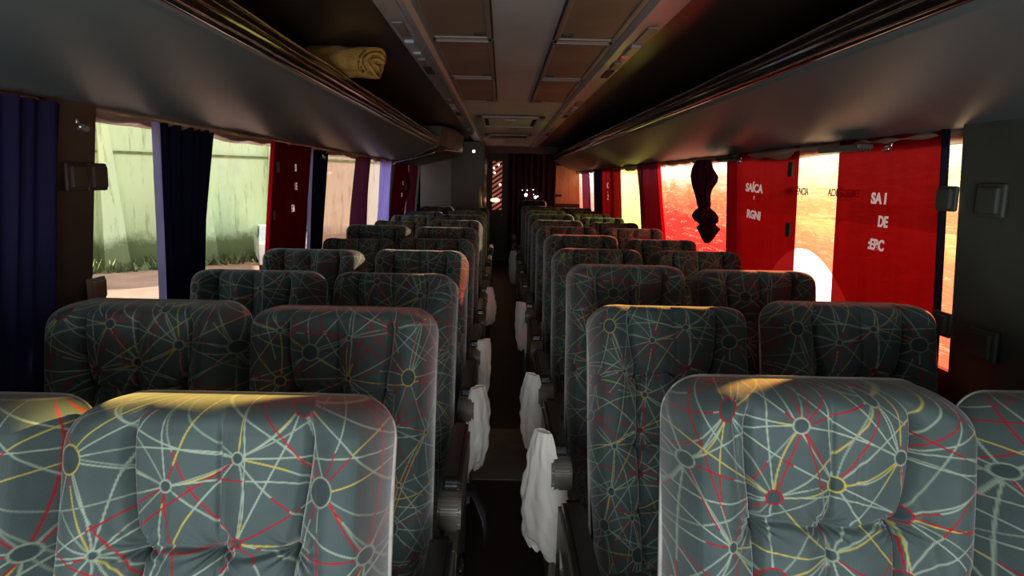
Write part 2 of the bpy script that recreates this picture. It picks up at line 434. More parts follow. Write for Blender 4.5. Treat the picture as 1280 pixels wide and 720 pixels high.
def outline_pts():
    pts = []; r = .062; hw = W_/2
    for z in np.linspace(.02, H_-r, 12): pts.append((-hw+.001, z))
    for a in np.linspace(0, 90, 9)[1:]: pts.append((-hw+r-r*math.cos(R(a)), H_-r+r*math.sin(R(a))))
    for x in np.linspace(-hw+r, hw-r, 8)[1:-1]: pts.append((x, H_))
    for a in np.linspace(90, 0, 9): pts.append((hw-r+r*math.cos(R(a)), H_-r+r*math.sin(R(a))))
    for z in np.linspace(H_-r, .02, 12)[1:]: pts.append((hw-.001, z))
    return pts
OUT = outline_pts()
def shell_mesh():
    b = bmesh.new(); layers = []
    for y, sc_ in ((.045, 1.0), (.072, .985), (.085, .93)):
        layers.append([b.verts.new((x*sc_, y, .02+(z-.02)*(sc_ if sc_ < .99 else 1))) for x, z in OUT])
    n = len(OUT)
    for a, c in zip(layers, layers[1:]):
        for i in range(n): b.faces.new((a[i], a[(i+1) % n], c[(i+1) % n], c[i]))
    b.faces.new(layers[-1]); bmesh.ops.recalc_face_normals(b, faces=b.faces[:])
    me = bpy.data.meshes.new('back_shell'); b.to_mesh(me); b.free(); return me
def to_me(bm, name, mat, sm=True):
    me = bpy.data.meshes.new(name); bm.normal_update(); bm.to_mesh(me); bm.free(); me.materials.append(mat)
    if sm: smooth(me)
    return me
shellm = shell_mesh(); shellm.materials.append(M['shell'])
pipem = to_me(tube_bm([(x, .043, z) for x, z in OUT], .0042, 6), 'piping', M['seam'])
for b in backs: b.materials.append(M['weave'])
for b in cush: b.materials.append(M['weave'])
dark_back = backs[1].copy(); dark_back.materials.clear(); dark_back.materials.append(M['dark_uph'])

def arm_outline(y0, y1, z0, z1, r):
    o = []
    for cy, cz, a0 in ((y1-.02, z1-.02, 0), (y0+r, z1-r, 90), (y0+r, z0+r, 180), (y1-.02, z0+.02, 270)):
        rr = .02 if cy > (y0+y1)/2 else r
        for a in np.linspace(a0, a0+90, 7): o.append((cy+rr*math.cos(R(a)), cz+rr*math.sin(R(a))))
    return o
def arm_meshes():
    body = plate_yz(-.025, arm_outline(-.60, -.06, .560, .655, .042), .060)
    bmesh.ops.bevel(body, geom=body.edges[:], offset=.008, segments=2, affect='EDGES')
    pad = plate_yz(-.020, arm_outline(-.53, -.07, .640, .684, .018), .050)
    bmesh.ops.bevel(pad, geom=pad.edges[:], offset=.009, segments=2, affect='EDGES')
    shroud = plate_yz(-.02, [(-.50, .20), (-.56, .34), (-.55, .43), (-.50, .47), (-.08, .50), (-.02, .62), (.04, .62), (.06, .30), (-.02, .16)], .04)
    bmesh.ops.bevel(shroud, geom=shroud.edges[:], offset=.010, segments=2, affect='EDGES')
    return to_me(body, 'armrest', M['arm'], False), to_me(pad, 'armrest_pad', M['black'], False), to_me(shroud, 'side_shroud', M['arm'], False)
armm, padm, shroudm = arm_meshes()
b = box_bm(-.19, .19, -.40, .0, .30, .345, .01); legm = None
framem = to_me(b, 'seat_frame', M['shell'], False)
def leg_mesh():
    b = bmesh.new(); box_bm(-.03, .03, -.34, -.06, 0, .02, .006, bm=b); box_bm(-.016, .016, -.24, -.14, .02, .31, .006, bm=b); return to_me(b, 'leg', M['shell'], False)
legm = leg_mesh()
lever = to_me(tube_bm([(0, -.40, .40), (0, -.46, .405), (0, -.49, .40)], .009, 8), 'recline_lever', M['black'])

def seat(x, y, z, label, group, side, variant=0, aisle=True, dark=False):
    """x,y,z: top centre of the backrest; side -1 left block, +1 right block"""
    a = math.acos(max(.80, min(.999, (z-.40)/H_)))
    root = thing('coach_seat', label, 'seat', (x, y-H_*math.sin(a), 0), group=group)
    bk = obj('backrest', dark_back if dark else backs[variant % 3], None, root, (0, 0, .40), (-a, 0, 0))
    if variant % 2: bk.scale.x = -1
    obj('piping', pipem, None, bk); obj('back_shell', shellm, None, bk)
    obj('cushion', cush[variant % 2], None, root, (0, -.02, .345))
    obj('seat_frame', framem, None, root)
    obj('leg', legm, None, root, (.13, 0, 0)); obj('leg', legm, None, root, (-.13, 0, 0))
    if aisle:
        ax = -side*(.295 if side > 0 else .255)
        am = obj('armrest', armm, None, root, (ax, 0, 0)); obj('armrest_pad', padm, None, am)
        obj('side_shroud', shroudm, None, root, (ax, 0, 0)); obj('recline_lever', lever, None, root, (ax-side*.03, 0, .0))
    return root, a

ORD = ['front', 'second', 'third', 'fourth', 'fifth', 'sixth', 'seventh', 'eighth', 'ninth', 'tenth', 'eleventh', 'rearmost']
LA = [(.952, 1.145), (1.676, 1.143), (2.495, 1.115), (3.283, 1.118), (4.10, 1.10), (4.86, 1.119), (5.70, 1.122), (6.51, 1.125), (7.50, 1.116), (8.75, 1.105)]
LW = [(.951, 1.139), (1.636, 1.155), (2.376, 1.135), (3.078, 1.138), (4.10, 1.088), (4.70, 1.140), (5.73, 1.10), (6.60, 1.10), (7.50, 1.095), (8.95, 1.095)]
RA = [(1.023, 1.163), (1.969, 1.108), (2.621, 1.150), (3.431, 1.130), (4.12, 1.146), (5.08, 1.130), (5.92, 1.126), (6.65, 1.146), (7.49, 1.142), (8.29, 1.136), (9.15, 1.125), (10.9, 1.155)]
RW = [(1.022, 1.150), (1.904, 1.142), (2.62, 1.140), (3.43, 1.128), (4.20, 1.117), (5.08, 1.125), (5.98, 1.108), (6.66, 1.115), (7.48, 1.11), (8.30, 1.105), (9.10, 1.11)]
special = {
 ('LA', 0): 'patterned grey green seat with yellow lit top edge, nearest on the left',
 ('LW', 0): 'patterned seat cut by the left picture edge, yellow light on its corner',
 ('LA', 1): 'dark teal patterned aisle seat directly behind the nearest left seat',
 ('LW', 1): 'dark teal patterned window seat beside the navy curtain, second row on the left',
 ('RA', 0): 'large patterned grey green seat nearest on the right of the aisle',
 ('RW', 0): 'patterned seat cut by the right picture edge, in front of the grey pillar',
 ('RA', 1): 'tall patterned seat reclined beside the big white bag, second row on the right',
 ('RW', 1): 'wide teal patterned window seat below the first red curtain on the right',
 ('RW', 2): 'bluish lit patterned window seat below the second red curtain on the right',
 ('LW', 4): 'dark unlit low window seat with pale rim under the left red curtain',
 ('RA', 11): 'plain black seat standing alone by the rear purple curtain',
}
seats = {}
vi = 0
for key, rows_, cx, side, aisle in (('LA', LA, -.378, -1, True), ('LW', LW, -.832, -1, False), ('RA', RA, .480, 1, True), ('RW', RW, .965, 1, False)):
    for i, (y, z) in enumerate(rows_):
        place = ('aisle seat' if aisle else 'window seat'); sd = 'left' if side < 0 else 'right'
        lab = special.get((key, i)) or f'patterned grey coach {place}, {ORD[i]} row from the front on the {sd}'
        seats[key, i] = seat(cx + (.012 if (key, i) == ('RA', 0) else 0), y+(.03 if i == 0 else 0), z-(.008 if i == 0 else 0), lab, 'coach seats in rows', side, vi*2 % 3 if i else (0 if side < 0 else 1), aisle, dark=(key == 'RA' and i == 11))
        vi += 1
def seat_belt(root, ax):
    b = bmesh.new(); pr = None
    path = [(ax*.93, -.10, .47), (ax*1.0, -.18, .50), (ax*1.18, -.25, .52), (ax*1.30, -.30, .47), (ax*1.33, -.32, .40)]
    for k, p in enumerate(path):
        a = b.verts.new((p[0], p[1]-.024, p[2]-.008)); c = b.verts.new((p[0]+.01, p[1]+.024, p[2]+.008))
        if pr: b.faces.new((pr[0], pr[1], c, a))
        pr = (a, c)
    o = obj('seat_belt', b, M['belt'], root); smooth(o.data)
    o.modifiers.new('s', 'SOLIDIFY').thickness = .004
    return o
sb = seat_belt(seats['LA', 2][0], .26)

# ------------------------------------------------------------------ shell of the coach
def XL(z): return -(1.20+.09*(1.62-z))
def XR(z): return 1.28+.06*(1.62-z)
ZS, ZT = .93, 1.66          # sill, window head
Y0, Y1 = -1.6, 12.5
struct('floor', box_bm(-1.40, 1.45, Y0, Y1, -.10, 0), M['floor'])
def wall_side(fx, sgn):
    b = bmesh.new()
    def slab(z0, z1, ya, yb):
        vs = []
        for y in (ya, yb):
            for z in (z0, z1):
                for o_ in (0, .06): vs.append(b.verts.new((fx(z)+sgn*o_, y, z)))
        f = [(0, 1, 3, 2), (4, 6, 7, 5), (0, 4, 5, 1), (2, 3, 7, 6), (0, 2, 6, 4), (1, 5, 7, 3)]
        for q in f: b.faces.new([vs[i] for i in q])
    slab(0, ZS, Y0, Y1); slab(ZT, 2.12, Y0, Y1)
    if sgn < 0: slab(ZS, ZT, Y0, 1.05); slab(ZS, ZT, 10.2, Y1)
    else: slab(ZS, ZT, Y0, 1.60); slab(ZS, ZT, 11.9, Y1)  # unseen front stretch closed instead of glazed, keeps sun off near right seats
    bmesh.ops.recalc_face_normals(b, faces=b.faces[:]); return b
struct('wall_left', wall_side(XL, -1), M['wall'])
struct('wall_right', wall_side(XR, 1), M['wall'])
struct('wall_rear', box_bm(-1.35, 1.40, Y1, Y1+.06, 0, 2.12), M['header'])

# pillars between panes
def pillar(n, ya, yb, fx, sgn, mat, out=0.07):
    vs = []; b = bmesh.new()
    for y in (ya, yb):
        for z in (ZS-.02, ZT+.02):
            for o_ in (-out, .07): vs.append(b.verts.new((fx(z)+sgn*o_, y, z)))
    for q in [(0, 1, 3, 2), (4, 6, 7, 5), (0, 4, 5, 1), (2, 3, 7, 6), (0, 2, 6, 4), (1, 5, 7, 3)]: b.faces.new([vs[i] for i in q])
    bmesh.ops.recalc_face_normals(b, faces=b.faces[:])
    bmesh.ops.bevel(b, geom=b.edges[:], offset=.012, segments=2, affect='EDGES')
    o = struct(f'trim_{n}', b, mat); return o
pillar(1, 1.74, 1.97, XL, -1, M['pillar']); pillar(2, 1.56, 1.865, XR, 1, M['pillar_g'])
jl = [2.68, 4.35, 6.08, 7.75, 9.3]; jr = [3.95, 6.22, 8.25, 9.75]
for k, y in enumerate(jl): pillar(3+k, y-.03, y+.03, XL, -1, M['pillar'], .01)
for k, y in enumerate(jr): pillar(8+k, y-.03, y+.03, XR, 1, M['pillar'], .01)

# panes
def pane_bm(fx, sgn, ya, yb, z0=ZS, z1=ZT, off=.02, th=.004):
    b = bmesh.new(); vs = []
    for y in (ya, yb):
        for z in (z0, z1): vs.append(b.verts.new((fx(z)+sgn*off, y, z)))
    b.faces.new((vs[0], vs[1], vs[3], vs[2])); return b
ls = [1.05]+jl+[10.2]
for k in range(len(ls)-1):
    struct(f'window_{k+1}', pane_bm(XL, -1, ls[k], ls[k+1]), M['glass_b'] if k == 2 else M['glass'])
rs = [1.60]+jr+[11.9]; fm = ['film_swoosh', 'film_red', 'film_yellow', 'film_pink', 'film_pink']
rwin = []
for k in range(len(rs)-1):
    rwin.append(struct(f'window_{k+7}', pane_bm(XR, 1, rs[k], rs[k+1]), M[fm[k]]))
# ceiling -------------------------------------------------------------
CZ = 2.01
struct('ceiling', box_bm(-1.36, 1.41, Y0, Y1, 2.10, 2.16), M['ceil_side'])
cp = obj('ceiling_panel', prism_y([(-.30, CZ), (-.05, CZ+.006), (.18, CZ+.006), (.44, CZ), (.44, CZ+.03), (-.30, CZ+.03)], Y0, 11.6), M['ceil'])
tag(cp, 'grey brown centre ceiling panel running between the two service strips', 'ceiling panel')
for sgn, xi, xo, lab in ((-1, -.300, -.425, 'left'), (1, .440, .565, 'right')):
    d = 1 if sgn > 0 else -1
    pf = [(xi, CZ+.02), (xi-d*.004, CZ-.006), (xi+d*.012, CZ-.022), (xi+d*.032, CZ-.020), (xi+d*.045, CZ-.006), (xo, CZ+.004), (xo+d*.004, CZ+.03)]
    o = obj('service_strip', prism_y(pf, Y0, 11.6), M['strip']); smooth(o.data, False)
    tag(o, f'long grey raised strip carrying reading lamps on the {lab} of the ceiling', 'ceiling strip', 'ceiling service strips')
for sgn, xa, xb, lab in ((-1, -.429, -1.26, 'left'), (1, .570, 1.34, 'right')):
    o = obj('side_ceiling_panel', prism_y([(xa, 2.035), (xb, 2.0), (xb, 2.03), (xa, 2.06)], Y0, 11.6), M['ceil_side'])
    tag(o, f'dark brown ceiling panel above the {lab} luggage rack', 'ceiling panel', 'dark ceiling side panels')
# hatches
def hatch(xa, xb, ya, yb, lab, latch_left):
    t = thing('ceiling_hatch', lab, 'hatch', ((xa+xb)/2, (ya+yb)/2, CZ), group='brown ceiling hatches')
    w, l = (xb-xa)/2, (yb-ya)/2
    obj('panel', box_bm(-w+.016, w-.016, -l+.02, l-.02, -.004, .004), M['hatch'], t)
    b = bmesh.new()
    box_bm(-w, w, -l, -l+.022, -.010, .004, .003, bm=b); box_bm(-w, w, l-.022, l, -.010, .004, .003, bm=b)
    box_bm(-w, -w+.018, -l, l, -.010, .004, .003, bm=b); box_bm(w-.018, w, -l, l, -.010, .004, .003, bm=b)
    obj('frame', b, M['hatch_fr'], t)
    s = 1 if latch_left else -1
    obj('latch', box_bm(-.022, .022, -.012, .012, -.012, 0, .003), M['line'], t, (-s*(w-.045), l-.09, 0))
    x_ = -w-.006 if latch_left else w
    obj('joint', box_bm(x_, x_+.006, -l, l, -.007, .0), M['line'], t)
hy = [(.45, 1.60), (1.66, 2.80), (2.86, 3.83), (3.89, 5.0)]
for i, (a_, c_) in enumerate(hy):
    for sd in ('left', 'right'):
        xa, xb = (-.290, -.052) if sd == 'left' else (.190, .428)
        hatch(xa, xb, a_, c_, f'brown framed ceiling hatch, {["nearest, overhead,", "second", "third", "farthest"][i]} in the {sd} line', sd == 'right')
# roof vent
t = thing('roof_vent', 'rectangular recessed air vent on the ceiling behind the hatches', 'vent', (.06, 6.7, CZ))
b = bmesh.new(); box_bm(-.30, .30, -.60, -.50, -.022, 0, .006, bm=b); box_bm(-.30, .30, .50, .60, -.022, 0, .006, bm=b); box_bm(-.30, -.24, -.6, .6, -.022, 0, .006, bm=b); box_bm(.24, .30, -.6, .6, -.022, 0, .006, bm=b)
obj('frame', b, M['strip'], t); obj('flap', box_bm(-.20, .20, -.42, .42, -.014, 0, .004), M['ceil'], t)
obj('grille', box_bm(-.24, .24, -.5, .5, -.004, .002), M['line'], t); obj('handle', box_bm(-.05, .05, -.46, -.44, -.03, -.014, .004), M['lens'], t)
t = thing('roof_vent', 'second fainter air vent on the ceiling near the rear', 'vent', (.06, 8.9, CZ))
b = bmesh.new(); box_bm(-.28, .28, -.40, -.33, -.02, 0, .006, bm=b); box_bm(-.28, .28, .33, .40, -.02, 0, .006, bm=b); box_bm(-.28, -.23, -.4, .4, -.02, 0, .006, bm=b); box_bm(.23, .28, -.4, .4, -.02, 0, .006, bm=b)
obj('frame', b, M['strip'], t); obj('grille', box_bm(-.23, .23, -.33, .33, -.004, .002), M['line'], t)
# reading lamp consoles
for sd, cx in (('left', -.385), ('right', .525)):
    for i, y in enumerate((.9, 3.15, 5.5, 7.9)):
        t = thing('reading_lamp_console', f'row of small lamps and call buttons on the {sd} ceiling strip, {["overhead", "nearest to the hatches", "by the last hatch", "farthest back"][i]}', 'lamp', (cx, y, CZ-.002), group='reading lamp consoles')
        obj('grille', box_bm(-.020, .020, -.60, -.34, -.008, .0, .003), M['hatch_fr'], t)
        l1 = obj('lamp', box_bm(-.020, .020, -.28, -.08, -.014, 0, .005), M['lens' if sd == 'left' and i == 1 else 'strip'], t)
        obj('call_button', box_bm(-.016, .016, -.02, .07, -.012, 0, .004), M['lens' if sd == 'left' else ('redlens' if i == 1 else 'hatch_fr')], t)
        obj('lamp', box_bm(-.020, .020, .14, .30, -.012, 0, .005), M['hatch_fr'], t)
        obj('grille', box_bm(-.020, .020, .38, .60, -.008, 0, .003), M['line'], t)

# luggage racks -------------------------------------------------------
def rack(sgn, wx, ix, y1, lab):
    t = thing('luggage_rack', lab, 'luggage rack', (0, 0, 0), group='overhead luggage racks')
    d = -sgn                                    # toward the aisle
    def X(k): return wx+(ix-wx)*k
    up = .025 if sgn < 0 else .008
    low = [(X(-.02), 1.615+up), (X(.05), 1.606+up), (X(.16), 1.617+up), (X(.40), 1.662+up*.6), (X(.65), 1.715), (X(.85), 1.765), (X(.95), 1.785), (X(1.0), 1.798),
           (X(.97), 1.812), (X(.80), 1.79), (X(.0), 1.70)]
    o = obj('tray', prism_y(low, Y0, y1, 40, lambda y, i: (0, .003*math.sin(y*2.1+i)) if i < 3 else (0, 0)), M['rack'], t); smooth(o.data, False)
    for p in o.data.polygons: p.use_smooth = len(p.vertices) == 4
    r = [(ix-d*.006, 1.797), (ix+d*.012, 1.800), (ix+d*.030, 1.822), (ix+d*.034, 1.848), (ix+d*.022, 1.872), (ix+d*.004, 1.878), (ix-d*.014, 1.868), (ix-d*.016, 1.81)]
    o = obj('rail', prism_y(r, Y0, y1+.02, 60), M['rail'], t)
    for p in o.data.polygons: p.use_smooth = len(p.vertices) == 4
    for (dx, z, rr) in ((.024, 1.870, .0045), (.036, 1.838, .003), (.020, 1.806, .0035)):
        obj('chrome_strip', tube_bm([(ix+d*(dx+.001*math.sin(y*5.1)), y, z+.0012*math.sin(y*7.7)) for y in np.linspace(Y0, y1, 90)], rr, 6), M['chrome'], t)
    # crinkled glossy pelmet at the wall edge
    def lump(y): return noise.noise(Vector((y*1.4, sgn*5, 0)))*.5+noise.noise(Vector((y*4.1, sgn*9, 2)))*.25
    pel = [(X(.13), 1.616), (X(.13)+d*.012, 1.600), (X(.11), 1.586), (X(.07), 1.576), (X(.02), 1.580), (X(-.01), 1.60), (X(.02), 1.615)]
    pel = [(x, z+up*1.1) for x, z in pel]
    o = obj('pelmet', prism_y(pel, Y0, y1+1.2 if sgn < 0 else y1, 220, lambda y, i: (d*.06*lump(y)*(i in (1, 2, 3)), -.045*max(0, lump(y)+.05)*(i in (2, 3, 4))+.008*abs(lump(y*2.3))*(i in (1, 2)))), M['copper'], t)
    for p in o.data.polygons: p.use_smooth = len(p.vertices) == 4
    return t
rackL = rack(-1, -1.215, -.685, 7.25, 'long grey luggage rack with dark rail above the left windows')
rackR = rack(1, 1.295, .845, 11.7, 'long grey luggage rack with dark rail above the right windows')

# locker closing the left rack
t = thing('overhead_locker', 'dark rounded locker closing the rear end of the left luggage rack', 'locker', (0, 0, 0))
def locker_bm():
    b = bmesh.new(); rings = []
    for k, (y, ix, zb) in enumerate([(7.27, -.66, 1.80), (7.45, -.60, 1.785), (7.8, -.545, 1.775), (8.4, -.525, 1.772), (8.98, -.52, 1.772), (9.04, -.53, 1.78)]):
        pf = [(-1.195, 1.60), (-1.0, 1.635), (ix-.10, zb-.045), (ix-.03, zb-.025), (ix, zb+.01), (ix+.015, 1.998), (-1.165, 1.995)]
        rings.append([b.verts.new((x, y, z)) for x, z in pf])
    n = 7
    for a, c in zip(rings, rings[1:]):
        for i in range(n): b.faces.new((a[i], a[(i+1) % n], c[(i+1) % n], c[i]))
    b.faces.new(rings[0]); b.faces.new(rings[-1][::-1]); bmesh.ops.recalc_face_normals(b, faces=b.faces[:]); return b
obj('body', locker_bm(), M['cabin_d'], t)
obj('edge_strip', tube_bm([(-1.12, 7.24, 1.622), (-.95, 7.25, 1.655), (-.80, 7.27, 1.70), (-.69, 7.35, 1.745), (-.615, 7.5, 1.765), (-.545, 7.9, 1.772), (-.525, 8.4, 1.778), (-.517, 9.0, 1.79)], .008, 8), M['chrome'], t)
obj('lamp', ball_bm((-.40, 9.6, 1.84), .02, .02, .02), M['lamp'], t).name = 'indicator_lamp'

# rolled blanket on the left rack
def blanket():
    b = bmesh.new()
    turns, n, w = 2.6, 90, 26
    V = []
    for j in range(w+1):
        row = []
        fx = j/w
        for i in range(n+1):
            a = turns*2*math.pi*i/n; r = .018+.066*i/n
            ny = noise.noise(Vector((fx*5, math.cos(a)*2, math.sin(a)*2+i*.02)))
            rr = r*(1+.10*ny); sq = 1-.10*math.cos(2*a)
            x = -.17+.34*fx + .014*math.sin(i*.35)*(fx > .9) - .02*(i/n)*(fx > .95)
            row.append(b.verts.new((x, rr*math.cos(a)*1.15, rr*math.sin(a)*.85*sq)))
        V.append(row)
    for j in range(w):
        for i in range(n):
            f = b.faces.new((V[j][i], V[j][i+1], V[j+1][i+1], V[j+1][i])); f.smooth = True
    return b
o = obj('rolled_blanket', blanket(), M['blanket'], None, (-.68, 3.06, 1.94), (0, R(4), R(-22)))
o.modifiers.new('s', 'SOLIDIFY').thickness = .012
tag(o, 'yellow rolled blanket lying on the left luggage rack', 'blanket')

# ------------------------------------------------------------------ curtains
def text_mesh(txt, size, bold=.0, mirror=False):
    cu = bpy.data.curves.new('t', 'FONT'); cu.body = txt; cu.size = size; cu.extrude = .0006; cu.offset = bold; cu.align_x = 'CENTER'; cu.align_y = 'CENTER'
    to = bpy.data.objects.new('t', cu); C.objects.link(to)
    dg = bpy.context.evaluated_depsgraph_get(); me = bpy.data.meshes.new_from_object(to.evaluated_get(dg))
    bpy.data.objects.remove(to); bpy.data.curves.remove(cu)
    if mirror:
        for v in me.vertices: v.co.x *= -1
    return me
def put_text(parent, txt, sgn, x, y, z, size, mat, sx=1, bold=0, mirror=False, tilt=0, name='lettering'):
    me = text_mesh(txt, size, bold, mirror); me.materials.append(mat)
    o = bpy.data.objects.new(name, me); C.objects.link(o)
    rot = Matrix(((0, 0, -1), (-1, 0, 0), (0, 1, 0))) if sgn > 0 else Matrix(((0, 0, 1), (1, 0, 0), (0, 1, 0)))
    m = Matrix.Translation((x, y, z)) @ rot.to_4x4() @ Matrix.Rotation(R(tilt), 4, 'Z') @ Matrix.Diagonal((sx, 1, 1, 1))
    o.parent = parent; o.matrix_local = m
    return o

def curtain(name, sgn, ya, yb, mat, lab, folds, amp, group='curtains along the windows', z0=.70, z1=1.625, inset=.055, yoff=None, seed=0, cat='curtain', narrow=None, lining=None):
    """hanging sheet; yoff(h)->(shift near edge, shift far edge) with h 0 bottom..1 top"""
    fx = XL if sgn < 0 else XR
    nu, nv = max(40, folds*12), 40
    ya, yb = ya*.952, yb*.952
    V = np.zeros((nv, nu, 3)); rng = random.Random(seed); ph = rng.random()*6
    for j in range(nv):
        h = j/(nv-1); z = z0+(z1-z0)*h
        a, c = (yoff(h) if yoff else (0, 0))
        for i in range(nu):
            u = i/(nu-1)
            uu = u+.25/folds*.3*math.sin(u*folds*2.1+ph)
            y = ya+a+(yb+c-ya-a)*u
            w = math.sin(uu*folds*2*math.pi+ph+.5*math.sin(h*3+u*4))
            w = w*amp*(1.0-.35*h)+amp*.35*math.sin(u*folds*5+ph*2+h*2)
            V[j, i] = (fx(z)-sgn*(inset+w), y, z)
    me = grid_mesh(name, V, nu, nv); me.materials.append(mat)
    o = bpy.data.objects.new(name, me); C.objects.link(o)
    tag(o, lab, cat, group)
    if lining:
        k, lm = lining      # narrow strip of lining turned out along the near (k<0) or far edge
        n2 = 8; V2 = np.zeros((nv, n2, 3))
        for j in range(nv):
            e = V[j, 0] if k < 0 else V[j, -1]
            for i in range(n2): V2[j, i] = e+np.array([-sgn*.012*math.sin(i/(n2-1)*3.1), k*abs(k)**0*(.0)+ (1 if k > 0 else -1)*abs(k)*i/(n2-1), 0])
        m2 = grid_mesh('lining', V2, n2, nv); m2.materials.append(lm); q = bpy.data.objects.new('lining', m2); C.objects.link(q); q.parent = o
    return o

def wav(a1, a2, f=4, ph=0):
    return lambda h: (a1*math.sin(h*f+ph), a2*math.sin(h*f*1.2+ph+1))
# left side, near to far
curtain('window_curtain', -1, 1.12, 1.83, M['navy'], 'wide pleated navy curtain at the left picture edge', 9, .026, z0=.55, inset=.10, yoff=lambda h: (0, .03*h))
curtain('window_curtain', -1, 2.47, 2.93, M['navy_dk'], 'dark navy curtain with pale lavender edge between the first two left windows', 5, .014, yoff=lambda h: (.16*(1-h)**1.1, -.02*math.sin(h*3)-.0), seed=2, lining=(-.055, M['lav']))
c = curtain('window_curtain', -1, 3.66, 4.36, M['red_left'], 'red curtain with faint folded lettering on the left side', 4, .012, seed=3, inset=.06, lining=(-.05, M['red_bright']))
obj('tab', box_bm(-.004, .004, -.016, .016, -.025, .025, .002), M['tab'], c, (XL(1.50)+.085, 3.50, 1.50)); obj('tab', box_bm(-.004, .004, -.016, .016, -.025, .025, .002), M['tab'], c, (XL(1.2)+.085, 3.50, 1.26))
for tx, y, z in (('SI', 3.80, 1.50), ('I E', 3.83, 1.40), ('EM', 3.80, 1.28)):
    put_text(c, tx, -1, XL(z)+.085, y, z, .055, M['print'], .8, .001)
curtain('window_curtain', -1, 4.42, 4.80, M['navy_dk'], 'narrow navy curtain with silvery edge beside the left red curtain', 4, .014, seed=4, yoff=lambda h: (.10*(1-h), .04*(1-h)), lining=(-.07, M['lav']))
curtain('window_curtain', -1, 5.76, 6.36, M['purple'], 'dark purple curtain between the brown and white views on the left', 5, .018, seed=5, yoff=wav(-.04, .05))
curtain('window_curtain', -1, 7.02, 7.62, M['violet'], 'bright violet blue curtain lit from behind on the left', 4, .018, seed=6, yoff=wav(.06, .03))
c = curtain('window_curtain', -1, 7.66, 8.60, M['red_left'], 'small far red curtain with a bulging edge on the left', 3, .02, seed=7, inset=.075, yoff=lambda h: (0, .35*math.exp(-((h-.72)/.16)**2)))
put_text(c, 'S', -1, XL(1.40)+.115, 7.75, 1.40, .06, M['print'], 1, .001); put_text(c, 'IR', -1, XL(1.25)+.115, 7.75, 1.27, .06, M['print'], 1, .001)
curtain('window_curtain', -1, 8.95, 9.9, M['plum'], 'last dark plum curtain before the rear cabin on the left', 5, .02, seed=8, lining=(-.2, M['lav']))
# right side, near to far
c = curtain('window_curtain', 1, 2.065, 2.70, M['red'], 'large red curtain with cream folded lettering, nearest on the right', 3, .007, seed=12, inset=.05, yoff=lambda h: (0, .02*(1-h)), lining=(-.035, M['navy_dk']))
for tx, y, z, sx in (('SA I', 2.235, 1.425, 1.15), ('DE', 2.205, 1.352, .95), (':EBC', 2.24, 1.275, 1.0)):
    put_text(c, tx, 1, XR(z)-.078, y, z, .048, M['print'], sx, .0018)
c = curtain('window_curtain', 1, 3.04, 4.02, M['red'], 'second red curtain with two cream lines of lettering on the right', 3, .010, seed=14, inset=.05, yoff=lambda h: (.03*(1-h), -.0))
for tx, y, z, sx in (('SAÍCA', 3.33, 1.445, 1.5), ("'", 3.33, 1.385, 1), ('RGNI', 3.33, 1.318, 1.45)):
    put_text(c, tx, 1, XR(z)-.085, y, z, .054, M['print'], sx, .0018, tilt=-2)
for z, y in ((1.53, 2.935), (1.275, 2.945)): obj('tab', box_bm(-.004, .004, -.022, .022, -.03, .03, .002), M['tab'], c, (XR(z)-.075, y, z))
# printed warning on the glass
put_text(rwin[0], 'EMERGÊNCIA', 1, XR(1.43)+.004, 3.06, 1.437, .042, M['inkl'], .95, .0003)
put_text(rwin[0], 'EMERGÊNCIA', 1, XR(1.43)+.004, 2.64, 1.437, .042, M['inkl'], .95, .0003, mirror=True)

# gathered curtain hanging with a knot
def gathered(y, lab):
    prof = [(1.60, .115, .03), (1.55, .135, .045), (1.47, .175, .055), (1.42, .185, .05), (1.37, .135, .045), (1.30, .115, .04), (1.24, .090, .038), (1.215, .055, .030), (1.19, .10, .045), (1.15, .125, .055), (1.11, .115, .05), (1.085, .075, .035), (1.05, .13, .05), (1.02, .105, .04), (.985, .085, .03), (.95, .05, .02), (.93, .02, .01)]
    nu, nv = 64, 90; V = np.zeros((nv, nu, 3)); zs = np.array([1.6-(1.6-p[0])*.72 for p in prof])[::-1]; ws = np.array([p[1] for p in prof])[::-1]; ds = np.array([p[2] for p in prof])[::-1]
    for j in range(nv):
        z = 1.60-(1.60-.93)*.72*j/(nv-1); w = np.interp(z, zs, ws); d = np.interp(z, zs, ds)
        for i in range(nu):
            a = 2*math.pi*i/nu; k = 1+.16*math.sin(a*7+z*9)+.08*math.sin(a*13-z*14)+.55*noise.noise(Vector((math.sin(a)*1.3+3, math.cos(a), z*9)))
            w_ = w*.68; nn = noise.noise(Vector((math.cos(a)*2, math.sin(a)*2, z*18)))*.9*(z < 1.36)
            sh = .05*math.sin((z-1.3)*9)
            V[j, i] = (XR(z)-.10+d*k*math.cos(a), y+sh*.7+w_*(k+nn)*math.sin(a), z)
    me = grid_mesh('gathered_curtain', V, nu, nv, wrap=True); me.materials.append(M['plum']); o = bpy.data.objects.new('gathered_curtain', me); C.objects.link(o)
    tag(o, lab, 'curtain'); return o
gathered(4.08, 'dark plum curtain gathered and knotted, hanging beside the second right red curtain')
curtain('window_curtain', 1, 5.82, 6.72, M['plum'], 'dark plum curtain between the red and yellow windows on the right', 5, .02, seed=15, yoff=lambda h: (-.25*(1-h), -.30*(1-h)), lining=(-.10, M['red_bright']))
c = curtain('window_curtain', 1, 7.60, 9.00, M['red'], 'far red curtain with small cream letters beside the yellow window', 4, .012, seed=16)
for tx, z in (('K', 1.42), ('.', 1.37), ('2', 1.29)): put_text(c, tx, 1, XR(z)-.095, 7.9, z, .085, M['print'], 2.2, .002)
curtain('window_curtain', 1, 9.05, 9.75, M['navy_dk'], 'narrow dark curtain behind the far right red curtain', 3, .02, seed=17)
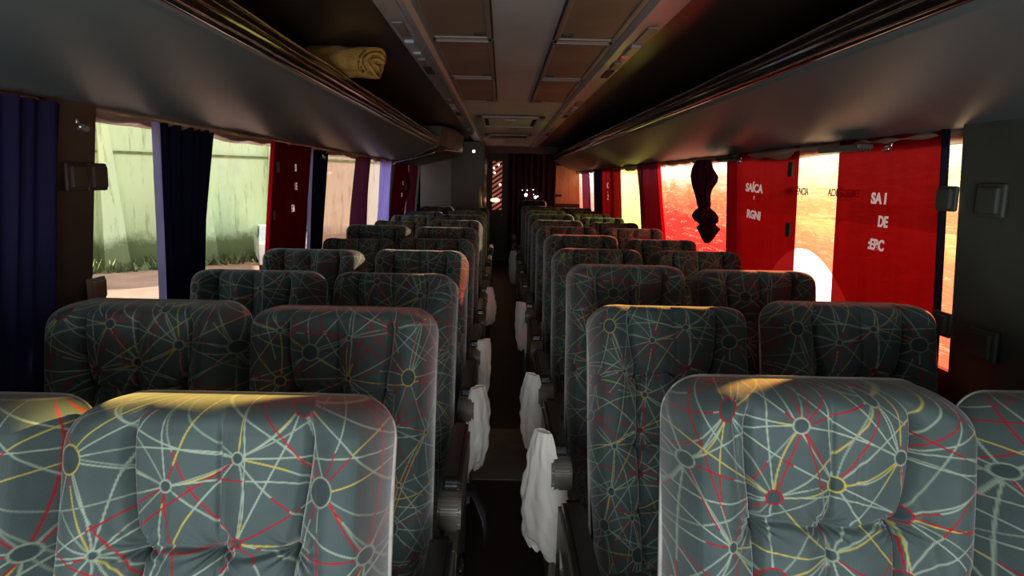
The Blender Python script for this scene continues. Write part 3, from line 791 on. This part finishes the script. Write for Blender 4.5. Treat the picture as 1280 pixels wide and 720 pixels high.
curtain('window_curtain', 1, 10.35, 11.3, M['purple'], 'purple curtain near the right rear corner of the coach', 4, .02, seed=18)

# anchors on pillars
def anchor(loc, lab, mat, sgn, s=1.0, clip=True):
    t = thing('curtain_clip', lab, 'clip', loc, group='clips on the window pillars')
    obj('plate', box_bm(-.006, .006, -.045*s, .045*s, -.038*s, .038*s, .006), mat, t)
    obj('hook', box_bm(-.007, .007, -.034*s, .034*s, -.030*s, .030*s, .0065, 3), mat, t, (-sgn*.008, 0, 0))
    return t
anchor((XL(1.44)+.078, 1.955, 1.445), 'upper dark rounded clip on the left brown pillar', M['pillar'], -1)
anchor((XL(1.44)+.078, 1.86, 1.445), 'upper flat dark clip on the left brown pillar near the navy curtain', M['pillar'], -1)
anchor((XL(1.12)+.078, 1.965, 1.125), 'lower dark clip on the left brown pillar', M['copper'], -1, .9)
anchor((XR(1.43)-.078, 1.89, 1.435), 'upper grey clip at the far edge of the right pillar', M['pillar_g'], 1, .9)
anchor((XR(1.43)-.078, 1.72, 1.435), 'upper broad grey clip in the middle of the right pillar', M['pillar_g'], 1, 1.1)
anchor((XR(1.10)-.078, 1.88, 1.09), 'lower grey clip at the far edge of the right pillar', M['pillar_g'], 1, .9)
anchor((XR(1.10)-.078, 1.71, 1.07), 'lower broad grey clip in the middle of the right pillar', M['pillar_g'], 1, 1.1)
for p, lab in (((-1.08, 1.80, 1.572), 'clear plastic knob hanging under the left rack edge by the navy curtain'), ((1.17, 2.13, 1.578), 'clear plastic knob hanging above the nearest right red curtain'), ((1.17, 3.45, 1.576), 'clear plastic knob hanging above the second right red curtain'), ((-1.08, 4.22, 1.572), 'clear plastic knob hanging above the left red curtain')):
    b = ball_bm(p, .012, .013, .012); ball_bm((p[0], p[1]+.022, p[2]-.002), .009, .010, .010, b); ball_bm((p[0], p[1]-.016, p[2]+.012), .006, .006, .012, b)
    obj('plastic_knob', b, M['crystal'], rackL if p[0] < 0 else rackR)['label'] = 'clear plastic knob'
# loose vent covers above the right red curtains (dark louvres)
for y, l, lab in ((3.72, .30, 'dark slotted strip above the second right red curtain'), (2.48, .30, 'slotted strip above the nearest right red curtain')):
    t = thing('slotted_strip', lab, 'trim strip', (1.205, y, 1.600), group='slotted strips under the right rack')
    obj('base', box_bm(-.028, .028, -l/2, l/2, -.012, .004, .005), M['line' if y > 3 else 'arm_edge'], t)
    b = bmesh.new()
    for k in range(5): box_bm(-.026+k*.011, -.021+k*.011, -l/2+.01, l/2-.01, -.018, -.011, bm=b)
    obj('slats', b, M['arm_edge'], t)

# ------------------------------------------------------------------ rear of the coach
t = thing('toilet_cabin', 'grey laminate cabin closing the rear left corner', 'cabin', (0, 0, 0))
obj('wall_panel', box_bm(-1.20, -.755, 10.20, 10.24, 0, 2.0), M['cabin'], t)
obj('wall_panel', box_bm(-.745, -.28, 10.20, 10.24, 0, 2.0), M['cabin_d'], t)
obj('side_panel', box_bm(-.30, -.27, 10.24, 12.45, 0, 2.0), M['cabin_d'], t)
obj('joint', box_bm(-.755, -.745, 10.195, 10.24, 0, 2.0), M['arm_edge'], t)
obj('grab_handle', tube_bm([(-.31, 10.15, 1.05), (-.32, 10.13, 1.12), (-.32, 10.13, 1.30), (-.31, 10.15, 1.36)], .018, 8), M['tan'], t)
# striped board
def stripes(ma, mb):
    m, nt, b = new_mat('striped board')
    tc = nt.nodes.new('ShaderNodeTexCoord'); mp = nt.nodes.new('ShaderNodeMapping'); w = nt.nodes.new('ShaderNodeTexWave')
    mp.inputs['Rotation'].default_value = (0, R(35), 0); nt.links.new(tc.outputs['Object'], mp.inputs[0]); nt.links.new(mp.outputs[0], w.inputs[0])
    w.bands_direction = 'Z'; w.inputs['Scale'].default_value = 4.6
    r = ramp(nt, w.outputs[0], [(0, ma), (.48, ma), (.52, mb)]); nt.links.new(r.outputs[0], b.inputs['Base Color']); b.inputs['Roughness'].default_value = .4
    nt.links.new(r.outputs[0], b.inputs['Emission Color']); b.inputs['Emission Strength'].default_value = .35  # faint glow added to the stripes
    return m
t = thing('striped_board', 'narrow board with diagonal red and black stripes at the end of the aisle', 'board', (-.09, 12.2, 1.36))
obj('board', box_bm(-.085, .085, -.01, .01, -.42, .42), stripes((.02, .008, .006), (.75, .20, .13)), t)
b = bmesh.new()
for x, z in ((-.06, .30), (.02, .36), (-.05, .22), (.05, .02)): ball_bm((x, -.02, z), .018, .01, .018, b, 1)  # glowing dots standing in for sparkle reflected by the board
obj('reflector', b, M['lamp'], t); obj('lamp', ball_bm((-.03, -.03, -.25), .085, .012, .035, None, 2), M['lampw'], t)
t = thing('partition', 'orange tan partition in the rear right corner', 'partition', (1.10, 11.85, 0))
obj('board', box_bm(-.24, .22, 0, .03, .6, 1.72), M['tan'], t); obj('handle', box_bm(-.19, -.08, -.02, 0, 1.20, 1.235, .005), M['line'], t)
obj('ledge', box_bm(-.24, .22, -.08, .0, 1.02, 1.08, .01), M['line'], t)
# header and rear curtain
struct('trim_12', box_bm(-.28, .90, 11.60, 11.66, 1.90, 2.09), M['header'])
nu, nv = 140, 10; V = np.zeros((nv, nu, 3))
for j in range(nv):
    for i in range(nu):
        u = i/(nu-1); V[j, i] = (.10+.80*u, 11.72+.03*math.sin(u*50)+.012*math.sin(u*121), .05+1.86*j/(nv-1))
me = grid_mesh('rear_curtain', V, nu, nv); me.materials.append(M['rear_cur']); rc = bpy.data.objects.new('rear_curtain', me); C.objects.link(rc)
tag(rc, 'dark pleated purple curtain hanging across the rear of the coach', 'curtain')
b = bmesh.new()
for x, z, s in ((.40, 1.22, .030), (.56, 1.185, .026), (.42, 1.30, .010), (.52, 1.31, .010), (.60, 1.20, .012), (.53, 1.23, .008), (.34, 1.30, .007)): obj('light_gap', ball_bm((x, 11.66, z), s, .008, s, None, 1), M['lamp'], rc)  # glowing dots stand in for light through holes in the curtain

# ------------------------------------------------------------------ white bags on the armrests
def bag_mesh(seed, wid=.10, hgt=.34):
    nu, nv = 56, 60; V = np.zeros((nv, nu, 3))
    for j in range(nv):
        h = j/(nv-1)                        # 0 top .. 1 bottom
        w = wid*(.20+.55*h+.30*math.sin(h*2.6+.2*seed))*(1 if h < .93 else 1-.15*(h-.93)/.07)
        d = .030*(.35+.9*math.sin(h*2.9)) * (1 if h < .9 else max(.1, (1-h)/.1)) + .002
        for i in range(nu):
            a = 2*math.pi*i/nu
            n1 = noise.noise(Vector((math.cos(a)*1.4+seed, math.sin(a)*1.4, h*4)))
            n2 = noise.noise(Vector((math.cos(a)*4+seed, math.sin(a)*4, h*9)))
            k = 1+.30*n1+.14*n2+.06*math.sin(a*9+h*5)
            V[j, i] = (d*k*math.cos(a)-.02*h+.01*n1, w*k*math.sin(a)-.10*h*wid/.1*.5, -hgt*h+.012*math.sin(a*5+seed)*(h > .9))
    me = grid_mesh('plastic_bag', V, nu, nv, wrap=True); me.materials.append(M['bag']); return me
bms = [bag_mesh(1, .105, .33), bag_mesh(4, .085, .29), bag_mesh(9, .09, .30)]
def bag(key, lab, v, sc_=1.0, dy=-.52, dz=.69):
    root, a = seats[key]; side = 1 if key[0][0] == 'R' else -1
    o = bpy.data.objects.new('plastic_bag', bms[v % 3]); C.objects.link(o)
    o.location = (root.location.x-side*((.295 if side > 0 else .255)+.048), root.location.y+dy, dz); o.scale = (side*1.0, sc_, sc_); o.rotation_euler = (0, 0, side*R(38))
    tag(o, lab, 'bag', 'white plastic bags on the armrests')
bag(('RA', 2), 'largest white plastic bag hanging from a right armrest, nearest the camera', 0, 1.12, -.50, .72)
bag(('RA', 3), 'white plastic bag hanging behind the largest one on the right', 1, 1.05)
bag(('RA', 5), 'small pale bag hanging low on the right side halfway down the aisle', 2)
bag(('RA', 9), 'faint white bag far down the right side of the aisle', 1, 1.2)
bag(('LA', 3), 'white plastic bag hanging lowest on the left side of the aisle', 1, 1.05)
bag(('LA', 4), 'white plastic bag hanging second on the left side of the aisle', 2, 1.0)
bag(('LA', 6), 'small faint bag farther down the left side of the aisle', 0, .8)

# aisle joint strips on the floor
o = obj('aisle_strip', box_bm(-.14, .20, 3.2, 3.9, .0005, .004), M['arm']); tag(o, 'slightly lighter floor plate across the aisle', 'floor plate')

# ------------------------------------------------------------------ outside, left
GZ = -1.0
o = struct('ground', box_bm(-60, 40, -30, 60, GZ-.1, GZ), M['soil'])
def outer_wall(p, q, h, mat, name, lab):
    p = Vector(p); q = Vector(q); L = (q-p).length; ang = math.atan2(q.y-p.y, q.x-p.x)
    t = thing(name, lab, 'wall', (p.x, p.y, GZ), (0, 0, ang), group='walls seen through the left windows')
    obj('wall_face', box_bm(0, L, 0, .25, 0, h), mat, t)
    obj('ledge', box_bm(0, L, -.05, 0, 2.93, 2.99, .01), M['moss'], t)
    return t, L
A = Vector((-14.4, 13.2)); Bv = Vector((-7.2, 20.4)); d_ = (Bv-A).normalized()
P1 = A+d_*11.9
gw, L1 = outer_wall(A-d_*6, P1, 8.5, M['greenwall'], 'boundary_wall', 'pale green stained boundary wall outside the first left windows')
for k in range(7):
    x = 3.2+k*2.25; b = bmesh.new()
    vs = [b.verts.new(c) for c in ((x-.30, -.02, 0), (x+.30, -.02, 0), (x+.13, -.02, 3.6), (x-.13, -.02, 3.6), (x-.30, -.6, 0), (x+.30, -.6, 0), (x+.13, -.05, 3.6), (x-.13, -.05, 3.6))]
    for q in [(0, 3, 7, 4), (1, 5, 6, 2), (4, 7, 6, 5), (3, 2, 6, 7)]: b.faces.new([vs[i] for i in q])
    bmesh.ops.recalc_face_normals(b, faces=b.faces[:]); obj('buttress', b, M['greenwall'], gw)
outer_wall(P1, P1+d_*3.2, 8.5, M['brownwall'], 'boundary_wall', 'brown stained wall outside the third left window')
outer_wall(P1+d_*3.25, P1+d_*22, 9, M['whitewall'], 'boundary_wall', 'bright white wall outside the far left windows')
# weeds along the wall foot
b = bmesh.new(); rnd = random.Random(5)
for k in range(1500):
    s = rnd.uniform(-4, 11.6); off = rnd.uniform(.05, 1.0); c_ = A+d_*s; nrm = Vector((d_.y, -d_.x))
    p = Vector((c_.x+nrm.x*off, c_.y+nrm.y*off, GZ)); hgt = rnd.uniform(.08, .35)*(1+.8*noise.noise(Vector((s, 0, 0)))); an = rnd.uniform(0, 6.3); ww = rnd.uniform(.03, .09)
    u = Vector((math.cos(an)*ww, math.sin(an)*ww, 0)); tip = p+Vector((rnd.uniform(-.2, .2), rnd.uniform(-.2, .2), hgt))
    b.faces.new([b.verts.new(p-u), b.verts.new(p+u), b.verts.new(tip)])
o = obj('weeds', b, M['moss']); tag(o, 'low green brown weeds along the foot of the green wall', 'weeds', kind='stuff')
# white car parked by the wall
t = thing('parked_car', 'white car partly hidden behind the left red curtain outside', 'car', (-6.02, 18.8, GZ), (0, 0, R(-68)))
t.scale = (.78, .78, .78)
def car_bm():
    b = bmesh.new(); side = [(-2, .35), (-2.02, .75), (-1.75, .98), (-1.1, 1.05), (-.5, 1.42), (.7, 1.46), (1.4, 1.1), (1.95, .95), (2.05, .6), (2.0, .3)]
    for cx in (1.25, -1.25):
        pass
    arch = lambda cx: [(cx+.40*math.cos(R(a)), .32+.40*math.sin(R(a))) for a in range(0, 181, 20)]
    pts = side + arch(1.25) + arch(-1.25)
    a = [b.verts.new((x, -.82+.10*max(0, (z-1)/.46), z)) for x, z in pts]; c = [b.verts.new((x, .82-.10*max(0, (z-1)/.46), z)) for x, z in pts]; n = len(pts)
    b.faces.new(a); b.faces.new(c[::-1])
    for i in range(n): b.faces.new((a[i], c[i], c[(i+1) % n], a[(i+1) % n]))
    bmesh.ops.recalc_face_normals(b, faces=b.faces[:]); return b
obj('body', car_bm(), M['white'], t)
for s in (-1, 1):
    b = bmesh.new(); vs = [b.verts.new((x, s*(.79 if z > 1.2 else .825), z)) for x, z in ((-.95, 1.07), (-.45, 1.36), (.65, 1.40), (1.2, 1.08))]; b.faces.new(vs); obj('side_window', b, M['carglass'], t)
    for cx in (-1.25, 1.25):
        w = obj('wheel', tube_bm([(cx, s*.62, .32), (cx, s*.80, .32)], .32, 24), M['tyre'], t); obj('hubcap', tube_bm([(cx, s*.79, .32), (cx, s*.815, .32)], .18, 16), M['steel'], w)
# low bright lot outside, right: far hedge/wall so the wrap film is backed by something
o = struct('trim_13', box_bm(30, 30.3, -30, 60, GZ, GZ+1.2), M['brownwall'])

# ------------------------------------------------------------------ light
w = bpy.data.worlds.new('W'); sc.world = w; w.use_nodes = True; nt = w.node_tree; bg = nt.nodes['Background']
tc = nt.nodes.new('ShaderNodeTexCoord'); sp = nt.nodes.new('ShaderNodeSeparateXYZ'); nt.links.new(tc.outputs['Generated'], sp.inputs[0])
rp = ramp(nt, sp.outputs['Z'], [(0, (1.0, .95, .86)), (.15, (.92, .96, 1.0)), (1, (.55, .72, 1.0))]); nt.links.new(rp.outputs[0], bg.inputs[0]); bg.inputs[1].default_value = .85
sun = bpy.data.lights.new('Sun', 'SUN'); sun.energy = 27; sun.angle = R(1.0); sun.color = (1, .90, .74)
so = bpy.data.objects.new('Sun', sun); C.objects.link(so)
to_sun = Vector((.695, .71, .165)).normalized(); so.rotation_euler = to_sun.to_track_quat('Z', 'Y').to_euler()
# area lamp added low in the aisle, standing in for daylight from the front
al = bpy.data.lights.new('WindscreenDaylight', 'AREA'); al.shape = 'RECTANGLE'; al.size = .75; al.size_y = .55; al.energy = 25; al.color = (.90, .97, 1.0)
ao = bpy.data.objects.new('WindscreenDaylight', al); C.objects.link(ao); ao.location = (.02, -.55, 1.02); ao.rotation_euler = (R(97), 0, 0)

# area lamps added outside to brighten the boundary walls
def wall_fill(p, size, en, col):
    l = bpy.data.lights.new('YardLight', 'AREA'); l.shape = 'RECTANGLE'; l.size = size; l.size_y = 2; l.energy = en; l.color = col
    o = bpy.data.objects.new('YardLight', l); C.objects.link(o); o.location = p
    o.rotation_euler = Vector((.707, -.707, .45)).to_track_quat('Z', 'Y').to_euler()
n_ = Vector((d_.y, -d_.x)); q = A+d_*4.5+n_*6.5; wall_fill((q.x, q.y, 6.2), 18, 620, (1, .95, .76))
q = A+d_*24.5+n_*3.5; wall_fill((q.x, q.y, 6.2), 9, 5500, (.50, .76, 1))

# ------------------------------------------------------------------ camera
cam = bpy.data.cameras.new('Camera'); co = bpy.data.objects.new('Camera', cam); C.objects.link(co)
F = 860; cam.sensor_width = 36; cam.lens = F/1280*36; cam.shift_x = 12/1280
th = math.atan(135/F)
co.matrix_world = Matrix.Translation((0, 0, EYE)) @ Matrix.Rotation(R(-1.2), 4, 'Y') @ Matrix.Rotation(R(90)-th, 4, 'X')
cam.clip_start = .02
sc.camera = co
sc.view_settings.view_transform = 'Standard'
sc.view_settings.exposure = 0
sc.cycles.max_bounces = 8; sc.cycles.transparent_max_bounces = 12
sc.cycles.use_denoising = True
